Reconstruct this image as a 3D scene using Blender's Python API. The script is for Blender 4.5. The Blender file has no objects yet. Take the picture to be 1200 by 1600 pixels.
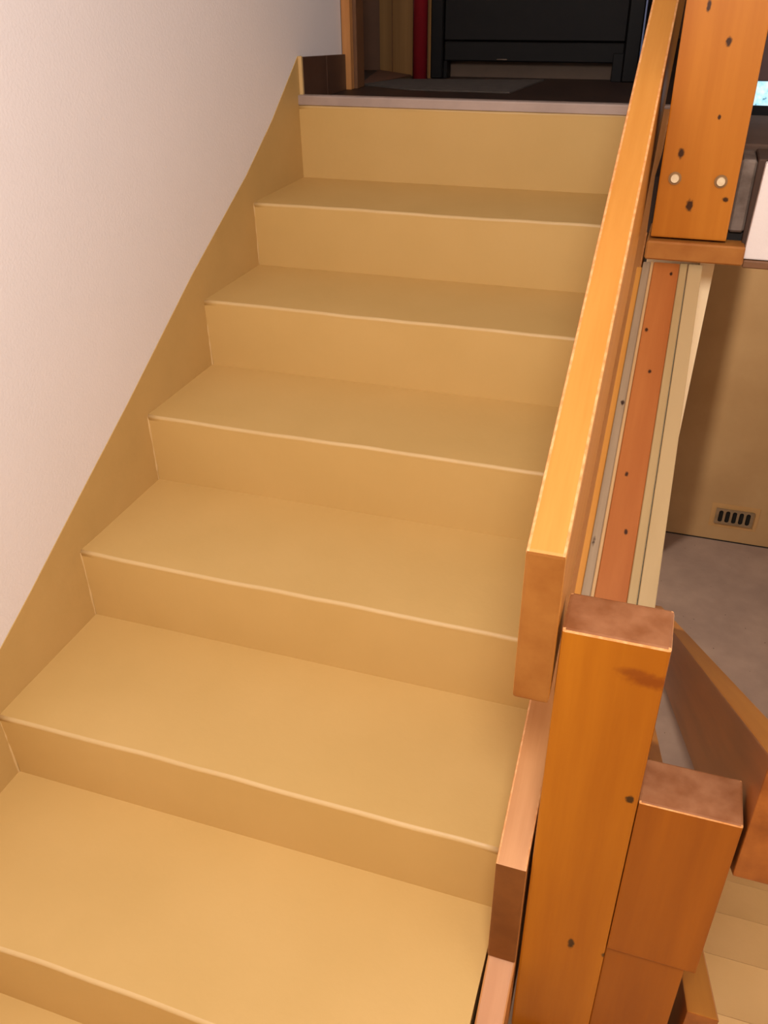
import bpy, bmesh, math, random
from mathutils import Vector, Matrix
random.seed(7)
SC = bpy.context.scene; COL = SC.collection

# ------------------------------------------------------------ camera
PITCH, YAW, ROLL = math.radians(32.2532), math.radians(-18.6628), math.radians(-0.7595)
CAM = Vector((1.1014, -2.5031, 0.3567)); FPX = 1334.59
cp, sp, cy, sy, cq, sq = math.cos(PITCH), math.sin(PITCH), math.cos(YAW), math.sin(YAW), math.cos(ROLL), math.sin(ROLL)
fw = Vector((sy*cp, cy*cp, -sp)); r0 = Vector((cy, -sy, 0)); u0 = r0.cross(fw)
rt = r0*cq + u0*sq; up = u0*cq - r0*sq
cam = bpy.data.cameras.new('camera'); co = bpy.data.objects.new('camera', cam); COL.objects.link(co)
cam.sensor_fit = 'VERTICAL'; cam.sensor_height = 36; cam.lens = FPX/1600*36; cam.clip_start = .02
M = Matrix((rt, up, -fw)).transposed().to_4x4(); M.translation = CAM; co.matrix_world = M
SC.camera = co

# ------------------------------------------------------------ world, lamps, exposure
w = bpy.data.worlds.new('world'); SC.world = w; w.use_nodes = True
w.node_tree.nodes['Background'].inputs[0].default_value = (1, .9, .8, 1)
w.node_tree.nodes['Background'].inputs[1].default_value = .05
def lamp(name, loc, watt, rad, col):
    l = bpy.data.lights.new(name, 'POINT'); l.energy = watt; l.shadow_soft_size = rad; l.color = col
    o = bpy.data.objects.new(name, l); o.location = loc; COL.objects.link(o); return o
lamp('stairwell_light', (1.14, -2.66, 1.0), 96, .22, (1, .98, .99))
lamp('cellar_light', (.55, 1.2, -.75), 75, .08, (1, .86, .70))
lamp('lower_flight_fill', (2.2, -.6, -.45), 6, .15, (1, .86, .70))  # added fill that brightens the lower treads, not a fixture
lamp('upper_hall_light', (2.2, 1.2, 1.6), 1.5, .15, (.72, .82, 1))
vs = SC.view_settings; vs.view_transform = 'Standard'; vs.look = 'None'; vs.gamma = 1; vs.use_curve_mapping = False
vs.exposure = 0.17

# ------------------------------------------------------------ materials
def lin(c): return tuple(((v/255/12.92) if v/255 <= .04045 else ((v/255+.055)/1.055)**2.4) for v in c)
def base_mat(name, rough=.5, spec=.5):
    m = bpy.data.materials.new(name); m.use_nodes = True
    b = m.node_tree.nodes['Principled BSDF']; b.inputs['Roughness'].default_value = rough
    b.inputs['Specular IOR Level'].default_value = spec
    return m, m.node_tree, b
def N(nt, t, **k):
    n = nt.nodes.new(t)
    for a, v in k.items(): setattr(n, a, v)
    return n
def ramp(nt, fac, stops):
    r = N(nt, 'ShaderNodeValToRGB'); nt.links.new(fac, r.inputs[0]); e = r.color_ramp.elements
    e[0].position, e[0].color = stops[0][0], (*stops[0][1], 1); e[1].position, e[1].color = stops[-1][0], (*stops[-1][1], 1)
    for p, c in stops[1:-1]: q = e.new(p); q.color = (*c, 1)
    return r
def noise(nt, vec, scale, detail=4, rough=.55):
    n = N(nt, 'ShaderNodeTexNoise'); n.inputs['Scale'].default_value = scale; n.inputs['Detail'].default_value = detail
    n.inputs['Roughness'].default_value = rough; nt.links.new(vec, n.inputs['Vector']); return n
def mixc(nt, fac, a, b, mode='MIX'):
    m = N(nt, 'ShaderNodeMix', data_type='RGBA', blend_type=mode)
    for s, v in ((m.inputs['Factor'], fac), (m.inputs['A'], a), (m.inputs['B'], b)):
        if hasattr(v, 'links'): nt.links.new(v, s)
        elif isinstance(v, (int, float)): s.default_value = v
        else: s.default_value = (*v, 1)
    return m.outputs['Result']
def bump(nt, b, h, strength, dist=.002):
    n = N(nt, 'ShaderNodeBump'); n.inputs['Strength'].default_value = strength; n.inputs['Distance'].default_value = dist
    nt.links.new(h, n.inputs['Height']); nt.links.new(n.outputs[0], b.inputs['Normal'])
def paint(name, c, c2, rough=.5, scale=6, bs=90, bstr=.25, spec=.5, fleck=None):
    m, nt, b = base_mat(name, rough, spec)
    g = N(nt, 'ShaderNodeNewGeometry').outputs['Position']
    n = noise(nt, g, scale, 5); r = ramp(nt, n.outputs['Fac'], [(.35, c), (.68, c2)])
    out = r.outputs[0]
    if fleck:
        v = N(nt, 'ShaderNodeTexVoronoi'); v.inputs['Scale'].default_value = fleck[1]; nt.links.new(g, v.inputs['Vector'])
        lt = N(nt, 'ShaderNodeMath', operation='LESS_THAN'); nt.links.new(v.outputs['Distance'], lt.inputs[0]); lt.inputs[1].default_value = fleck[2]
        out = mixc(nt, lt.outputs[0], out, fleck[0])
    nt.links.new(out, b.inputs['Base Color'])
    n2 = noise(nt, g, bs, 3); bump(nt, b, n2.outputs['Fac'], bstr)
    return m
def wood(name, light, dark, axis, rough=.35, grain=38, knots=(), stretch=.06, coat=0, kc=(.022, .006, .002)):
    """axis: world direction of the grain; knots: (point, radius across, radius along)"""
    m, nt, b = base_mat(name, rough, .3)
    b.inputs['Coat Weight'].default_value = coat; b.inputs['Coat Roughness'].default_value = .2
    g = N(nt, 'ShaderNodeNewGeometry').outputs['Position']
    z = Vector(axis).normalized(); x = Vector((1, 0, 0)); x = (x - z*x.dot(z)).normalized(); y = z.cross(x)
    cb = N(nt, 'ShaderNodeCombineXYZ')
    for i, (v, s) in enumerate(((x, 1), (y, 1), (z, stretch))):
        d = N(nt, 'ShaderNodeVectorMath', operation='DOT_PRODUCT'); nt.links.new(g, d.inputs[0]); d.inputs[1].default_value = v*s
        nt.links.new(d.outputs['Value'], cb.inputs[i])
    c = cb.outputs[0]
    n = noise(nt, c, grain, 6, .6); n2 = noise(nt, c, grain*.22, 3)
    f = N(nt, 'ShaderNodeMath', operation='MULTIPLY_ADD'); nt.links.new(n.outputs['Fac'], f.inputs[0]); f.inputs[1].default_value = .45
    h = N(nt, 'ShaderNodeMath', operation='MULTIPLY'); nt.links.new(n2.outputs['Fac'], h.inputs[0]); h.inputs[1].default_value = .55
    nt.links.new(h.outputs[0], f.inputs[2])
    out = ramp(nt, f.outputs[0], [(.41, dark), (.59, light)]).outputs[0]
    for p, ra, rl, *kk in knots:
        s = N(nt, 'ShaderNodeVectorMath', operation='SUBTRACT'); nt.links.new(g, s.inputs[0]); s.inputs[1].default_value = p
        cc = N(nt, 'ShaderNodeCombineXYZ')
        for i, (v, k) in enumerate(((x, 1/ra), (y, 1/ra), (z, 1/rl))):
            d = N(nt, 'ShaderNodeVectorMath', operation='DOT_PRODUCT'); nt.links.new(s.outputs[0], d.inputs[0]); d.inputs[1].default_value = v*k
            nt.links.new(d.outputs['Value'], cc.inputs[i])
        L = N(nt, 'ShaderNodeVectorMath', operation='LENGTH'); nt.links.new(cc.outputs[0], L.inputs[0])
        wob = N(nt, 'ShaderNodeMath', operation='MULTIPLY_ADD'); nt.links.new(noise(nt, g, 160, 2).outputs['Fac'], wob.inputs[0])
        wob.inputs[1].default_value = .9; nt.links.new(L.outputs['Value'], wob.inputs[2])
        mr = N(nt, 'ShaderNodeMapRange'); nt.links.new(wob.outputs[0], mr.inputs[0])
        mr.inputs[1].default_value = 1.0; mr.inputs[2].default_value = 1.45 if not kk else 2.0; mr.inputs[3].default_value = .95 if not kk else .88; mr.inputs[4].default_value = 0
        out = mixc(nt, mr.outputs[0], out, kk[0] if kk else kc)
    nt.links.new(out, b.inputs['Base Color']); bump(nt, b, n.outputs['Fac'], .12, .001)
    return m
def plain(name, c, rough=.5, metal=0, spec=.5):
    m = paint(name, c, tuple(v*.85 for v in c), rough, 12, 60, .1, spec)
    m.node_tree.nodes['Principled BSDF'].inputs['Metallic'].default_value = metal
    return m
def mixtone(a, k): return tuple(v*k for v in a)

# ------------------------------------------------------------ projection helper for placing marks on real surfaces
def pix_on(px, py, normal, d):
    """point of the plane normal.p = d that lies on a sight line (used only to read positions off the survey)"""
    ray = fw*FPX + rt*(px-600) - up*(py-800); n = Vector(normal)
    return CAM + ray*((d - n.dot(CAM))/n.dot(ray))

# ------------------------------------------------------------ mesh helpers
def link(name, me, parent=None, mats=()):
    o = bpy.data.objects.new(name, me); COL.objects.link(o)
    for m in mats: me.materials.append(m)
    if parent: o.parent = parent
    return o
def wloc(p):
    v = Vector((0, 0, 0))
    while p: v += p.location; p = p.parent
    return v
def finish(name, bm, mats, parent=None, smooth=False, origin=None):
    bmesh.ops.recalc_face_normals(bm, faces=bm.faces)
    base = wloc(parent)
    if origin is None:
        xs = [v.co for v in bm.verts]
        origin = Vector([sum((max(v[i] for v in xs), min(v[i] for v in xs)))/2 for i in (0, 1)] + [min(v.z for v in xs)])
    bmesh.ops.translate(bm, verts=bm.verts, vec=-origin)
    me = bpy.data.meshes.new(name); bm.to_mesh(me); bm.free()
    if smooth:
        for p in me.polygons: p.use_smooth = True
    if not isinstance(mats, (list, tuple)): mats = [mats]
    o = link(name, me, parent, mats); o.location = Vector(origin) - base
    return o
def prism(bm, pts, axis, a, b):
    """polygon pts in the two other axes, extruded along axis from a to b"""
    def P(p, t):
        q = list(p); q.insert(axis, t); return q
    A = [bm.verts.new(P(p, a)) for p in pts]; B = [bm.verts.new(P(p, b)) for p in pts]
    n = len(pts); fs = [bm.faces.new(A), bm.faces.new(B[::-1])]
    for i in range(n): fs.append(bm.faces.new((A[i], A[(i+1) % n], B[(i+1) % n], B[i])))
    return fs
def box(bm, x0, x1, y0, y1, z0, z1): return prism(bm, [(x0, y0), (x1, y0), (x1, y1), (x0, y1)], 2, z0, z1)
def bev(bm, w, seg=2, mat=-1, edges=None):
    bmesh.ops.recalc_face_normals(bm, faces=bm.faces)
    bmesh.ops.bevel(bm, geom=list(edges if edges is not None else bm.edges), offset=w, segments=seg, affect='EDGES', profile=.6, material=mat, clamp_overlap=True)
def bbox(name, dims, mat, parent=None, w=.003, seg=1):
    bm = bmesh.new(); box(bm, *dims)
    if w: bev(bm, w, seg)
    return finish(name, bm, mat, parent)
def thing(name, label, cat, loc, group=None):
    o = bpy.data.objects.new(name, None); COL.objects.link(o); o.location = loc; o.empty_display_size = .1
    o['label'] = label; o['category'] = cat
    if group: o['group'] = group
    return o
def tag(o, label, cat, group=None):
    o['label'] = label; o['category'] = cat
    if group: o['group'] = group
    return o
def struct(o): o['kind'] = 'structure'; return o
def wavy(bm, cuts, amp, f=lambda v: True):
    bmesh.ops.subdivide_edges(bm, edges=bm.edges[:], cuts=cuts, use_grid_fill=True)

# ------------------------------------------------------------ materials used
STAIR = paint('stair_paint', (.60, .385, .128), (.64, .415, .145), .5, 3, 55, .22, .4, fleck=((.06, .035, .02), 2.6, .0075))
STAIR_PALE = paint('stair_paint_pale', (.64, .43, .18), (.68, .47, .21), .45, 8, 70, .3, .4)  # paler stair paint; along the step noses it paints in the highlight
SKIRT = paint('skirting_paint', (.54, .35, .12), (.60, .39, .14), .55, 4, 40, .3, .4)
WALL = paint('wall_plaster', (.84, .79, .775), (.87, .81, .79), .8, 2.5, 180, .35, .3, fleck=((.9, .8, .72), 9, .02))
WHITE = paint('white_plaster', (.70, .62, .57), (.74, .66, .61), .8, 6, 120, .3)
CREAM = paint('cream_plaster', (.80, .62, .38), (.84, .67, .42), .7, 4, 90, .2)
CELWALL = paint('cellar_wall_paint', (.50, .31, .14), (.56, .36, .17), .7, 3, 90, .2)
CONC = paint('cellar_floor_concrete', (.34, .245, .205), (.42, .305, .25), .7, 5, 40, .5, .3, fleck=((.07, .04, .03), 16, .05))
LOWST = paint('lower_stair_paint', (.66, .40, .145), (.72, .44, .17), .55, 4, 60, .25, .4)
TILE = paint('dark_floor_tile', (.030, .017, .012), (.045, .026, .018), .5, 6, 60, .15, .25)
TILE2 = paint('brown_baseboard_tile', (.075, .035, .02), (.10, .048, .028), .4, 9, 60, .1)
STRIP = plain('nosing_metal', (.46, .36, .31), .4, .3)
BLACK = plain('black_lacquer', (.005, .0045, .0045), .5, 0, .15)
DARKM = plain('black_panel', (.009, .008, .0075), .6, 0, .15)
REDP = plain('red_pipe_paint', (.24, .012, .018), .25)
TAN = wood('tan_panel_wood', (.44, .23, .08), (.34, .17, .055), (0, 0, 1), .5, 20)
BROWNW = plain('brown_door_wood', (.17, .075, .03), .5)
JAMB = wood('jamb_wood', (.58, .27, .09), (.44, .18, .05), (0, 0, 1), .4, 40)
GREYM = paint('grey_worn_metal', (.085, .060, .045), (.19, .145, .115), .7, 22, 60, .4, .15)
MAT = paint('grey_mat', (.060, .048, .040), (.08, .065, .053), .95, 30, 220, .9)
PEG = paint('pale_wood_dowel', (.62, .46, .26), (.72, .58, .36), .6, 120, 200, .4)
DARKGAP = plain('dark_gap', (.01, .008, .006), .9)
UP_ = (0, 0, 1)
SL = .487                       # slope of the upper railing
SURF = ((0, -.5, 1), .366)      # sloped capping surface z = .366 + .5 y
SA = (0, 1, SL)
def ptop(px, py): return pix_on(px, py, *SURF)
def pfront(px, py, y=-1.70): return pix_on(px, py, (0, 1, 0), y)
L_OR, D_OR = (.80, .30, .045), (.66, .205, .022)
RAILW = wood('handrail_pine', (.61, .265, .050), (.52, .20, .028), SA, .35, 42, coat=.1)
RAILP = wood('rail_pine_pinkish', (.58, .27, .09), (.48, .20, .055), SA, .42, 42)
ENDW = wood('rail_end_grain', (.35, .135, .026), (.28, .095, .016), (0, 1, 0), .45, 26, stretch=.4)
ENDD = wood('rail_end_grain_shaded', (.20, .065, .014), (.15, .045, .009), (0, 1, 0), .45, 26, stretch=.4)  # darker copy of the end grain, shade on the lower ends in the colour
EDGE = paint('worn_varnish_edge', (.80, .42, .17), (.62, .24, .06), .5, 90, 120, .4)
TOPW = paint('post_top_grain', (.23, .08, .026), (.34, .145, .062), .32, 26, 90, .2)
k1 = [(pfront(892, 1474), .006, .014), (pfront(946, 1494), .007, .008), (pfront(946, 1568), .004, .005),
      (pfront(976, 1374), .005, .006), (pfront(984, 1249), .007, .008),
      (pfront(1019, 1066), .026, .009, (.20, .040, .002)), (pfront(992, 1052), .018, .006, (.22, .05, .003))]
POST1 = wood('newel_pine', (.44, .145, .006), (.34, .098, .003), UP_, .4, 22, knots=k1, coat=.12)
POST2 = wood('short_post_pine', (.34, .096, .005), (.25, .062, .003), UP_, .4, 22, coat=.12)  # darker than the newel pine, shade low on the posts put into the colour
k3 = [(pfront(1108, 8, -.9), .004, .011), (pfront(1139, 65, -.9), .006, .008), (pfront(1064, 240, -.9), .006, .010),
      (pfront(1077, 321, -.9), .007, .012), (pfront(1133, 312, -.9), .006, .005), (pfront(1124, 183, -.9), .003, .005)]
POST3 = wood('upper_post_pine', (.46, .16, .014), (.36, .108, .006), UP_, .4, 20, knots=k3, coat=.12)
kr = [(ptop(*p), .0035, .006) for p in ((1010, 515), (1015, 580), (979, 740), (978, 831), (1049, 427))]
REDW = wood('reddish_pine_board', (.40, .132, .030), (.32, .092, .018), SA, .45, 30, knots=kr)
GREYW = wood('greyed_wood_strip', (.34, .24, .14), (.26, .175, .10), SA, .6, 60, knots=[(ptop(973, 628), .004, .008), (ptop(928, 844), .003, .012)])
PALEW = wood('pale_wood_lip', (.52, .32, .14), (.44, .25, .10), SA, .5, 60)
BEIGE = wood('beige_board', (.42, .29, .13), (.36, .24, .10), SA, .55, 30, stretch=.1)
BEIGE2 = wood('beige_board_outer', (.42, .29, .135), (.34, .23, .10), SA, .6, 18, stretch=.2)
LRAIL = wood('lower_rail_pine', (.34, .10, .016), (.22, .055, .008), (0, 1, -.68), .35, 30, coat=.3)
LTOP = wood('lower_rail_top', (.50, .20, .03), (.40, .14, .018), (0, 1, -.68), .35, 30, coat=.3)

# ============================================================ the setting
H = .17
noses = {1: (-.321, -.168), 2: (-.644, -.338), 3: (-.964, -.511), 4: (-1.285, -.684), 5: (-1.608, -.858), 6: (-1.932, -1.020)}
LZ = -1.190                      # half landing
FLZ = .035                       # upper floor
CZ = -2.89                       # cellar floor

# left wall: long plastered plane, splayed past the top of the flight
bm = bmesh.new()
prism(bm, [(-.0015, -5.0), (-.0015, .40), (-.16, .40), (-.16, -5.0)], 2, CZ, 2.4)
struct(finish('wall_left', bm, WALL))
# painted skirting that follows the flight
bm = bmesh.new()
top = [(-2.6, -1.27), (-1.93, -.930), (-1.555, -.733), (-1.443, -.676), (-1.228, -.560), (-1.029, -.455), (-.682, -.262), (-.348, -.095), (-.163, .015), (.040, .158), (.062, .158)]
pts = top + [(.062, -.3), (-1.3, -1.15), (-1.95, LZ), (-2.6, LZ-.1)]
prism(bm, pts, 0, -.0015, .0006)
struct(finish('baseboard_left', bm, SKIRT))
# dark tile baseboard of the upper hall, with the end of the painted skirting before it
bb = struct(bbox('baseboard_upper', (-.0012, .006, .052, .398, FLZ, .134), DARKGAP, w=0))
def bz_(y): return .156 - .052*(y-.05)
for y0, y1 in ((.0515, .232), (.236, .399)):
    bm = bmesh.new(); prism(bm, [(y0, FLZ), (y1, FLZ), (y1, bz_(y1)), (y0, bz_(y0))], 0, .002, .011); bev(bm, .001, 1)
    finish('tile', bm, TILE2, bb)
struct(bbox('trim_8', (-.001, .0105, .040, .0505, FLZ, .158), STAIR_PALE, w=.001))
# other walls
bbox('wall_back', (-.16, 2.5, -5.1, -5.0, LZ, 2.4), CELWALL, w=0)
bbox('wall_right', (2.452, 2.6, -5.0, 3.1, CZ, 2.4), WHITE, w=0)
bbox('ceiling', (-.16, 2.6, -5.1, 3.4, 2.4, 2.5), WHITE, w=0)
bbox('floor_landing', (-.001, 2.45, -5.0, -1.915, LZ-.16, LZ), STAIR, w=0)
bbox('floor_landing_edge', (1.0, 2.45, -1.915, -1.72, LZ-.16, LZ), STAIR, w=0)
bbox('floor_cellar', (-.16, 2.6, -2.2, 3.3, CZ-.1, CZ), CONC, w=0)
YW = pix_on(1045, 832, (0, 0, 1), CZ).y
bbox('wall_cellar', (-.16, 2.6, YW, YW+.12, CZ+.006, .0), CELWALL, w=0)
bbox('cellar_shadow_blocker', (-.008, 1.20, 2.2, 2.32, CZ, -.07), CELWALL, w=0)  # unseen block added to cast the shadow on the cellar wall
bbox('trim_1', (1.2, 2.45, YW-.004, YW+.01, CZ, CZ+.007), DARKGAP, w=0)
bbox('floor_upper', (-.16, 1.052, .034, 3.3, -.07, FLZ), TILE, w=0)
bbox('floor_upper_slab', (1.052, 2.45, -.775, 3.3, -.066, .035), TILE, w=0)
# slab edge over the lower flight: white plastered fascia with a worn brown kerb behind
bm = bmesh.new(); prism(bm, [(pix_on(1161, 402, (0, 1, 0), -.905).x, -.068), (2.45, -.068), (2.45, .088), (pix_on(1198, 253, (0, 1, 0), -.905).x, .088)], 1, -.905, -.885); bev(bm, .003)
struct(finish('wall_slab_fascia', bm, WHITE))
bbox('trim_2', (1.058, 1.222, -.915, -.775, -.078, -.046), ENDW, w=.003)
bbox('trim_3', (1.222, 2.45, -.910, -.775, -.082, -.069), BROWNW, w=.002)
bbox('trim_4', (1.1895, 1.215, -.882, -.777, -.030, .088), GREYM, w=.004)
bbox('trim_7', (1.2155, 2.45, -.884, -.777, -.066, .090), plain('dark_brown_kerb', (.075, .045, .032), .8, 0, .1), w=.002)
bbox('trim_5', (1.19, 2.45, -.775, -.40, .035, .096), plain('brown_kerb', (.10, .06, .042), .8, 0, .1), w=.003)
bbox('trim_6', (1.1895, 1.215, -.870, -.777, -.046, -.031), DARKGAP, w=0)
for n in ('wall_back', 'wall_right', 'ceiling', 'floor_landing', 'floor_landing_edge', 'floor_cellar', 'wall_cellar', 'cellar_shadow_blocker', 'trim_1',
          'floor_upper', 'floor_upper_slab', 'trim_2', 'trim_3', 'trim_4', 'trim_5', 'trim_6', 'trim_7'): struct(bpy.data.objects[n])
# spandrel wall below the capping boards, and the cream pier behind it
bm = bmesh.new()
prism(bm, [(-1.575, CZ), (.28, CZ), (.28, -.07), (-.775, -.07), (-.775, .366-.5*.775-.10), (-.905, .366-.5*.905-.03), (-1.575, .366-.5*1.575-.03)], 0, 1.060, 1.156)
struct(finish('wall_spandrel', bm, CREAM))
bm = bmesh.new(); PY = -.80; a = pix_on(1118, 408, (0, 1, 0), PY); b = pix_on(1057, 700, (0, 1, 0), PY); s = (b-a)/(b.z-a.z)
def edge_x(z): return a.x + s.x*(z-a.z)
pts = [(1.157, CZ), (edge_x(-.5), CZ), (edge_x(-.5), -.5), (edge_x(-.079), -.079), (1.157, -.079)]
prism(bm, pts, 1, PY, PY+.05); struct(finish('wall_pier', bm, CREAM))

# upper hall window low behind the kerb
win = struct(bbox('window_1', (1.17, 2.3, -.385, -.36, .036, .112), BLACK, w=.002))
bbox('frame', (1.17, 2.3, -.385, -.36, .158, .75), plain('dark_red_wood', (.06, .02, .014), .5), win, w=.002)
mg, nt, b = base_mat('daylit_pane', .1)
g = N(nt, 'ShaderNodeNewGeometry').outputs['Position']
n = noise(nt, g, 70, 3); r = ramp(nt, n.outputs['Fac'], [(.38, (.01, .04, .06)), (.44, (.38, .72, .88)), (.7, (.75, .95, 1))])
nt.links.new(r.outputs[0], b.inputs['Emission Color']); b.inputs['Emission Strength'].default_value = 1.1
b.inputs['Base Color'].default_value = (.02, .03, .04, 1)
bbox('pane', (1.17, 2.3, -.378, -.370, .110, .160), mg, win, w=0)

# ============================================================ upper flight
st = thing('staircase', 'mustard beige painted flight of steps climbing beside the pink plastered wall', 'stairs', (.5, -.95, LZ))
def step_mesh(name, y0, zt, y1, zb, mat, parent, x0=.0, x1=.995, low=None, seed=0):
    """solid step: nose at y0/zt, back at y1, riser foot at zb; slightly wavy brushed paint"""
    rnd = random.Random(seed); bm = bmesh.new(); nx = 28
    prof = [(y0+.004, zb), (y0+.001, zt-.012), (y0, zt-.006), (y0+.0015, zt-.0015), (y0+.006, zt), (y0+.05, zt), (y1, zt), (y1, (low if low is not None else zb))]
    prof.append((y0+.004, (low if low is not None else zb)))
    rows = []
    ph = [rnd.uniform(0, 6) for _ in range(4)]
    for i in range(nx+1):
        x = x0 + (x1-x0)*i/nx; row = []
        for k, (y, z) in enumerate(prof):
            a = .0012*math.sin(9*x+ph[0]) + .0006*math.sin(31*x+ph[1])
            dz = .0009*math.sin(11*x+ph[2]) + .0004*math.sin(43*x+ph[3])
            row.append(bm.verts.new((x, y+(a if k in (1, 2, 3, 4) else 0), z+(dz if k in (2, 3, 4) else 0))))
        rows.append(row)
    n = len(prof)
    for i in range(nx):
        for k in range(n):
            f = bm.faces.new((rows[i][k], rows[i][(k+1) % n], rows[i+1][(k+1) % n], rows[i+1][k])); f.smooth = k in (1, 2, 3)
            if k in (2, 3): f.material_index = 1
    bm.faces.new(rows[0]); bm.faces.new(rows[-1][::-1])
    me_s = [f.smooth for f in bm.faces]
    o = finish(name, bm, [mat, STAIR_PALE], parent)
    return o
step_mesh('step', .028, .0345, .05, -.168, STAIR, st, seed=20)           # top riser below the nosing strip
for i in range(1, 7):
    y0, z0 = noses[i]; zb = noses[i+1][1] if i < 6 else LZ
    yb = (noses[i-1][0] if i > 1 else .028) + .004
    step_mesh('step', y0, z0, yb+.002, zb, STAIR, st, seed=i, low=zb-.02 if i < 6 else LZ)
def bead(y, zb, zt, seed):
    rnd = random.Random(seed); bm = bmesh.new(); rings = []; n = 9
    for i in range(n+1):
        z = zb+(zt-zb)*i/n; r = .0028+rnd.uniform(-.0008, .0016)
        rings.append([bm.verts.new((-.001+r*math.cos(a), y+.003-r*math.sin(a)+rnd.uniform(-.0006, .0006), z)) for a in [math.pi/2*k/3 for k in range(4)]])
    for i in range(n):
        for k in range(3): bm.faces.new((rings[i][k], rings[i][k+1], rings[i+1][k+1], rings[i+1][k])).smooth = True
    return finish('paint_bead', bm, STAIR_PALE, st)
for i in range(1, 7):
    bead(noses[i][0], (noses[i+1][1] if i < 6 else LZ), noses[i][1]-.004, i)
bm = bmesh.new(); prism(bm, [(.024, .0335), (.024, .0565), (.028, .0595), (.052, .0595), (.055, .0335)], 0, .0, 1.048); bev(bm, .001, 1)
finish('nosing_strip', bm, STRIP, st)['label'] = 'brownish metal edge strip'

# ============================================================ upper railing
rail = thing('stair_railing', 'orange varnished pine railing of wide sloping planks and square posts beside the upper flight', 'railing', (1.1, -1.65, LZ))
def plank(name, x0, x1, ya, yb, za, h, slope, mat, endmat, parent, w=.004, edge=None):
    bm = bmesh.new(); z = lambda y: za + slope*(y-ya)
    fs = prism(bm, [(ya, z(ya)-h), (yb, z(yb)-h), (yb, z(yb)), (ya, z(ya))], 0, x0, x1)
    bmesh.ops.recalc_face_normals(bm, faces=bm.faces)
    for f in bm.faces:
        if f.normal.y < -.95: f.material_index = 1
    bev(bm, w, 2); bmesh.ops.recalc_face_normals(bm, faces=bm.faces)
    tz = math.atan(slope); tn = Vector((0, -math.sin(tz), math.cos(tz)))
    if edge:
        for f in bm.faces:
            if f.normal.x < .5 and f.normal.y > -.8 and .25 < f.normal.dot(tn) < .97: f.material_index = 2
    return finish(name, bm, [mat, endmat] + ([edge] if edge else []), parent)
hr = plank('handrail', .9995, 1.0452, -1.705, -.15, -.195, .225, SL, RAILW, ENDW, rail, .004, EDGE)
mr_ = plank('lower_plank', .9995, 1.0452, -1.712, -.05, -.748, .236, SL, RAILP, ENDD, rail, .003, EDGE)
sb = plank('string_board', 1.0005, 1.0452, -2.10, -.05, -.990-.487*.39, .20, SL, RAILP, ENDD, rail, .003)
def post(name, x0, x1, y0, y1, z0, z1, mat, parent, top=True, w=.005):
    bm = bmesh.new(); box(bm, x0, x1, y0, y1, z0, z1); bev(bm, w, 2)
    bmesh.ops.recalc_face_normals(bm, faces=bm.faces)
    if top:
        for f in bm.faces:
            c = f.calc_center_median()
            if f.normal.z > .95: f.material_index = 1
            elif c.z > z1-w*1.1: f.material_index = 2
    return finish(name, bm, [mat, TOPW, EDGE], parent)
post('newel_post', 1.050, 1.175, -1.700, -1.625, LZ, -.300, POST1, rail, w=.004)
p3 = post('upper_post', 1.063, 1.189, -.900, -.776, -.042, 1.25, POST3, rail, top=False, w=.003)
for px, py in ((1054.5, 278.5), (1126.5, 283.5)):
    c = pix_on(px, py, (0, 1, 0), -.9); bm = bmesh.new()
    bmesh.ops.create_cone(bm, cap_ends=True, segments=18, radius1=.0075, radius2=.0065, depth=.008, matrix=Matrix.Translation(c+Vector((0, -.002, 0)))@Matrix.Rotation(math.pi/2, 4, 'X'))
    finish('peg', bm, PEG, p3)['label'] = 'pale round plug'
    bm = bmesh.new()
    bmesh.ops.create_cone(bm, cap_ends=True, segments=18, radius1=.0105, radius2=.0105, depth=.003, matrix=Matrix.Translation(c+Vector((0, -.0003, 0)))@Matrix.Rotation(math.pi/2, 4, 'X'))
    finish('washer', bm, plain('dull_washer', (.26, .14, .05), .5, .3), p3)

# capping boards on the spandrel wall
cap = thing('string_capping', 'sloping capping of narrow boards, reddish knotty board in the middle, right of the handrail', 'capping', (1.11, -1.24, CZ))
def capb(name, x0, x1, mat, dz=0, t=.03, y0=-1.624, y1=-.9):
    bm = bmesh.new(); f = lambda y: .366+.5*y+dz
    prism(bm, [(y0, f(y0)-t), (y1, f(y1)-t), (y1, f(y1)), (y0, f(y0))], 0, x0, x1); bev(bm, .0012, 1)
    return finish(name, bm, mat, cap)
capb('orange_strip', 1.0475, 1.0572, RAILW, -.012, y0=-1.62)
capb('grey_strip', 1.0575, 1.0705, GREYW, -.002)
capb('pale_lip', 1.0706, 1.0755, PALEW, .0)
capb('red_board', 1.0757, 1.1205, REDW, -.001)['label'] = 'reddish board with dark star knots'
capb('beige_board', 1.1207, 1.1335, BEIGE, 0)
capb('beige_board', 1.1350, 1.1585, BEIGE2, .0)

# ============================================================ lower railing
lr = thing('lower_railing', 'short square orange post and dark planks descending the lower flight at right', 'railing', (1.25, -1.66, LZ))
ZB = pix_on(1040, 1509, (0, 1, 0), -1.7).z
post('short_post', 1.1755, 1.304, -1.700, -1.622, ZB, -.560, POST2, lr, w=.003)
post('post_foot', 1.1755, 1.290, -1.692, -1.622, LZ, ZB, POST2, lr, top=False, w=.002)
SL2 = -.683
plank('side_plank', 1.309, 1.356, -1.700, 1.38, -.432, .225, SL2, LRAIL, LRAIL, lr, .003).data.materials.append(LTOP)
plank('side_plank', 1.309, 1.356, -1.700, .55, -.992, .225, SL2, LRAIL, LRAIL, lr, .003).data.materials.append(LTOP)
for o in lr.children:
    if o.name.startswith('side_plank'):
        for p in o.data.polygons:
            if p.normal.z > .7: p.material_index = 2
bbox('bottom_post', (1.19, 1.305, 1.30, 1.42, CZ, -2.44), POST2, lr, w=.004)

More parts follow.
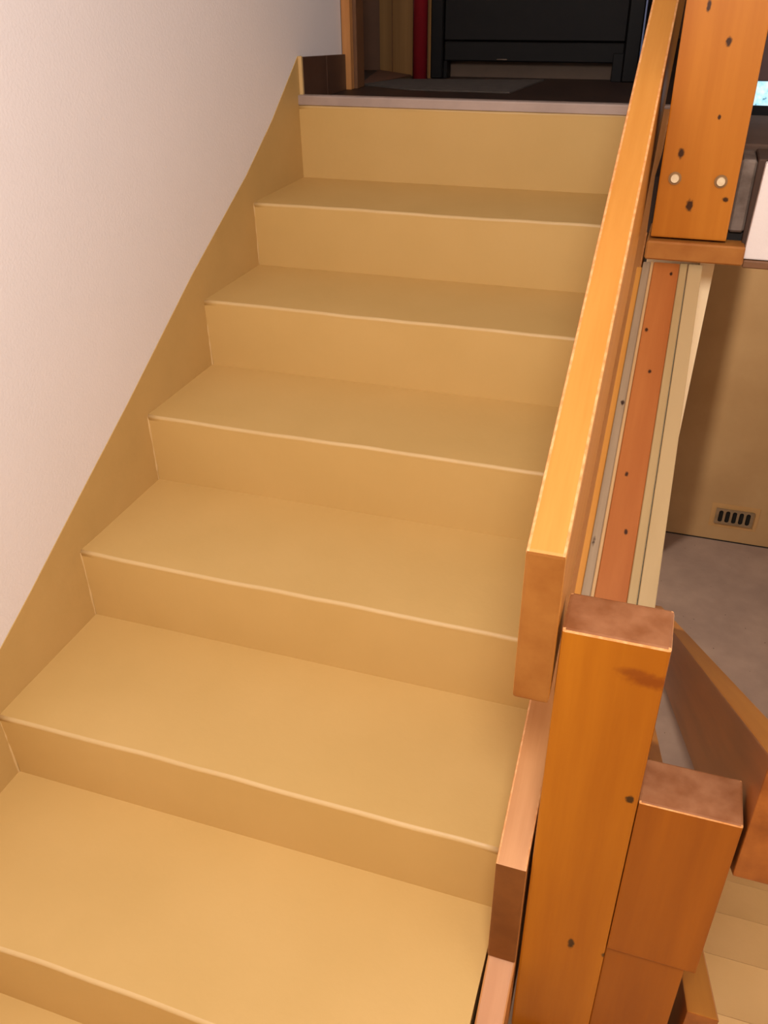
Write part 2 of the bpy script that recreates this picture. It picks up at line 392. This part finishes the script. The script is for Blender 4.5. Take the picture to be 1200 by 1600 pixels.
# ============================================================ lower flight
ls = thing('lower_staircase', 'beige painted flight going down to the cellar behind the short post', 'stairs', (1.9, -.5, CZ))
G2 = .236
for k in range(0, 10):
    zt = LZ - .17*k; yn = -1.70 + G2*k     # nose faces +y
    bm = bmesh.new(); nx = 1
    y0 = yn-G2 if k else -1.72
    prism(bm, [(y0, zt-.17), (y0, zt), (yn-.004, zt), (yn, zt-.004), (yn, zt-.17)], 0, 1.362, 2.45)
    if k: finish('step', bm, LOWST, ls)
    else: bm.free()

# ============================================================ cellar vent
vt = thing('wall_vent', 'small metal vent grille with five dark vertical slots low on the cellar wall', 'vent', pix_on(1147, 808, (0, 1, 0), YW))
c = vt.location.copy()
vw, vh = .235, .115
def stadium(cx, cz, w, h, n=6):
    out = []
    for i in range(n+1): t = math.pi*i/n; out.append((cx+w/2*math.cos(t), cz+h/2-w/2+w/2*math.sin(t)))
    for i in range(n+1): t = math.pi+math.pi*i/n; out.append((cx+w/2*math.cos(t), cz-h/2+w/2+w/2*math.sin(t)))
    return out
cu = bpy.data.curves.new('vent_outline', 'CURVE'); cu.dimensions = '2D'; cu.fill_mode = 'BOTH'; cu.extrude = .002
def spl(pts):
    s = cu.splines.new('POLY'); s.points.add(len(pts)-1); s.use_cyclic_u = True
    for p, q in zip(s.points, pts): p.co = (q[0], q[1], 0, 1)
spl([(-vw/2, -vh/2), (vw/2, -vh/2), (vw/2, vh/2), (-vw/2, vh/2)])
for k in range(5): spl(stadium(-.084+.042*k, 0, .027, .088))
tmp = bpy.data.objects.new('tmp', cu); COL.objects.link(tmp)
dg = bpy.context.evaluated_depsgraph_get(); me = bpy.data.meshes.new_from_object(tmp.evaluated_get(dg)); bpy.data.objects.remove(tmp)
pl = bpy.data.objects.new('plate', me); COL.objects.link(pl); me.materials.clear(); me.materials.append(paint('vent_metal', (.26, .18, .10), (.32, .22, .13), .5, 30)); pl.parent = vt
pl.rotation_euler = (math.pi/2, 0, 0); pl.location = (0, -.012, 0)
bbox('duct', (c.x-vw/2+.004, c.x+vw/2-.004, YW-.0035, YW-.001, c.z-vh/2+.004, c.z+vh/2-.004), DARKGAP, vt, w=0)
bbox('surround', (c.x-vw/2-.03, c.x+vw/2+.03, YW-.0028, YW-.0003, c.z-vh/2-.03, c.z+vh/2+.03), paint('vent_surround', (.55, .32, .12), (.60, .36, .15), .7), vt, w=0)

# ============================================================ upper hall things
fz = (0, 0, 1)
def fl(px, py): return pix_on(px, py, fz, FLZ)
def wx(px, py, y): return pix_on(px, py, (0, 1, 0), y).x
dj = struct(bbox('door_1', (-.001, wx(547, 60, .401), .401, .43, FLZ, 2.1), JAMB, w=.002))
bbox('jamb_return', (wx(547, 60, .401)-.012, wx(557, 60, .431), .431, .50, FLZ, 2.1), BROWNW, dj, w=.002)
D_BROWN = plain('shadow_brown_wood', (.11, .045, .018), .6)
B0, B1 = fl(594, 110), fl(662, 121)
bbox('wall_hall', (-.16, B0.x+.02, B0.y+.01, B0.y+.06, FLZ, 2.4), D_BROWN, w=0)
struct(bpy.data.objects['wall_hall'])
bm = bmesh.new(); A = Vector((B0.x, B0.y)); B = Vector((B1.x, B1.y)); n = Vector((.13, .27)).normalized()*.03
B = B+(B-A)*.12
prism(bm, [tuple(A), tuple(B), tuple(B+n), tuple(A+n)], 2, FLZ, 2.1)
tp = finish('wall_panel', bm, TAN); struct(tp)
q = A.lerp(B, .27); d = (B-A).normalized()*.002; nn = Vector((-.44, -.9)).normalized()*.002
bm = bmesh.new(); prism(bm, [tuple(q-d), tuple(q+d), tuple(q+d+nn), tuple(q-d+nn)], 2, FLZ, 2.1); finish('joint_strip', bm, BROWNW, tp)
P = fl(656, 124)
bm = bmesh.new(); bmesh.ops.create_cone(bm, cap_ends=True, segments=28, radius1=.026, radius2=.026, depth=2.1, matrix=Matrix.Translation((P.x, P.y, FLZ+1.05)))
for f in bm.faces: f.smooth = len(f.verts) == 4
tag(finish('pipe', bm, REDP), 'dark red vertical pipe left of the black cabinet upstairs', 'pipe')
CY = (fl(683, 120).y+fl(978, 131).y)/2
cx0, cx1, cx2, cx3 = wx(674, 80, CY), wx(693, 80, CY), wx(976, 80, CY), wx(1000, 80, CY)
cb = thing('cabinet', 'black cabinet on two feet standing in the dark upper hall above the stairs', 'cabinet', ((cx0+cx3)/2, CY, FLZ))
def wz(px, py, y): return pix_on(px, py, (0, 1, 0), y).z
zr0, zr1 = wz(830, 97, CY), wz(830, 66, CY)
bbox('side_post', (cx0, cx1, CY-.012, CY+.35, FLZ, 1.9), BLACK, cb, w=.004)
bbox('side_post', (cx2, cx3, CY-.012, CY+.35, FLZ, 1.9), BLACK, cb, w=.004)
bbox('foot', (cx1, cx1+.015, CY, CY+.05, FLZ, zr0), BLACK, cb, w=.002)
bbox('foot', (cx2-.035, cx2, CY-.005, CY+.05, FLZ, zr0+.03), BLACK, cb, w=.002)
bbox('door', (cx1+.002, cx2-.002, CY, CY+.03, zr1+.004, 1.9), DARKM, cb, w=.003)
bbox('bottom_rail', (cx1+.002, cx2-.002, CY+.004, CY+.03, zr0, zr1), DARKM, cb, w=.003)
hz = wz(780, 93, CY)
bbox('handle', (wx(776, 93, CY), wx(792, 93, CY), CY-.004, CY+.004, hz-.002, hz+.002), GREYM, cb, w=.001)
bbox('toe_board', (cx1, cx2, CY+.07, CY+.09, FLZ, FLZ+.05), plain('toe_board_brown', (.10, .06, .035), .7), cb, w=0)
bbox('back_panel', (cx1, cx2, CY+.30, CY+.35, FLZ+.05, 1.9), BLACK, cb, w=0)
bbox('daylight_rim', (cx3+.0005, cx3+.006, CY-.012, CY, FLZ+.02, 1.9), plain('blue_daylight_rim', (.16, .22, .42), .3), cb, w=.001)  # daylight reflected along the cabinet edge, painted as a thin blue strip
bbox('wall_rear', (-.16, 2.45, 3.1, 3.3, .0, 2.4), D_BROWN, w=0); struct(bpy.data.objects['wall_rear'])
q = [pix_on(*p, fz, FLZ) for p in ((566, 133), (622, 125), (850, 126), (796, 146), (640, 141))]
bm = bmesh.new(); prism(bm, [(v.x, v.y) for v in q], 2, FLZ, FLZ+.004)
tag(finish('floor_mat', bm, MAT), 'flat grey mat on the dark upper hall floor', 'mat')
q = [pix_on(*p, fz, FLZ) for p in ((592, 110), (642, 118), (588, 129), (562, 133))]
bm = bmesh.new(); prism(bm, [(v.x, v.y) for v in q], 2, FLZ, FLZ+.003)
struct(finish('floor_threshold', bm, plain('threshold_wood', (.14, .06, .035), .6)))
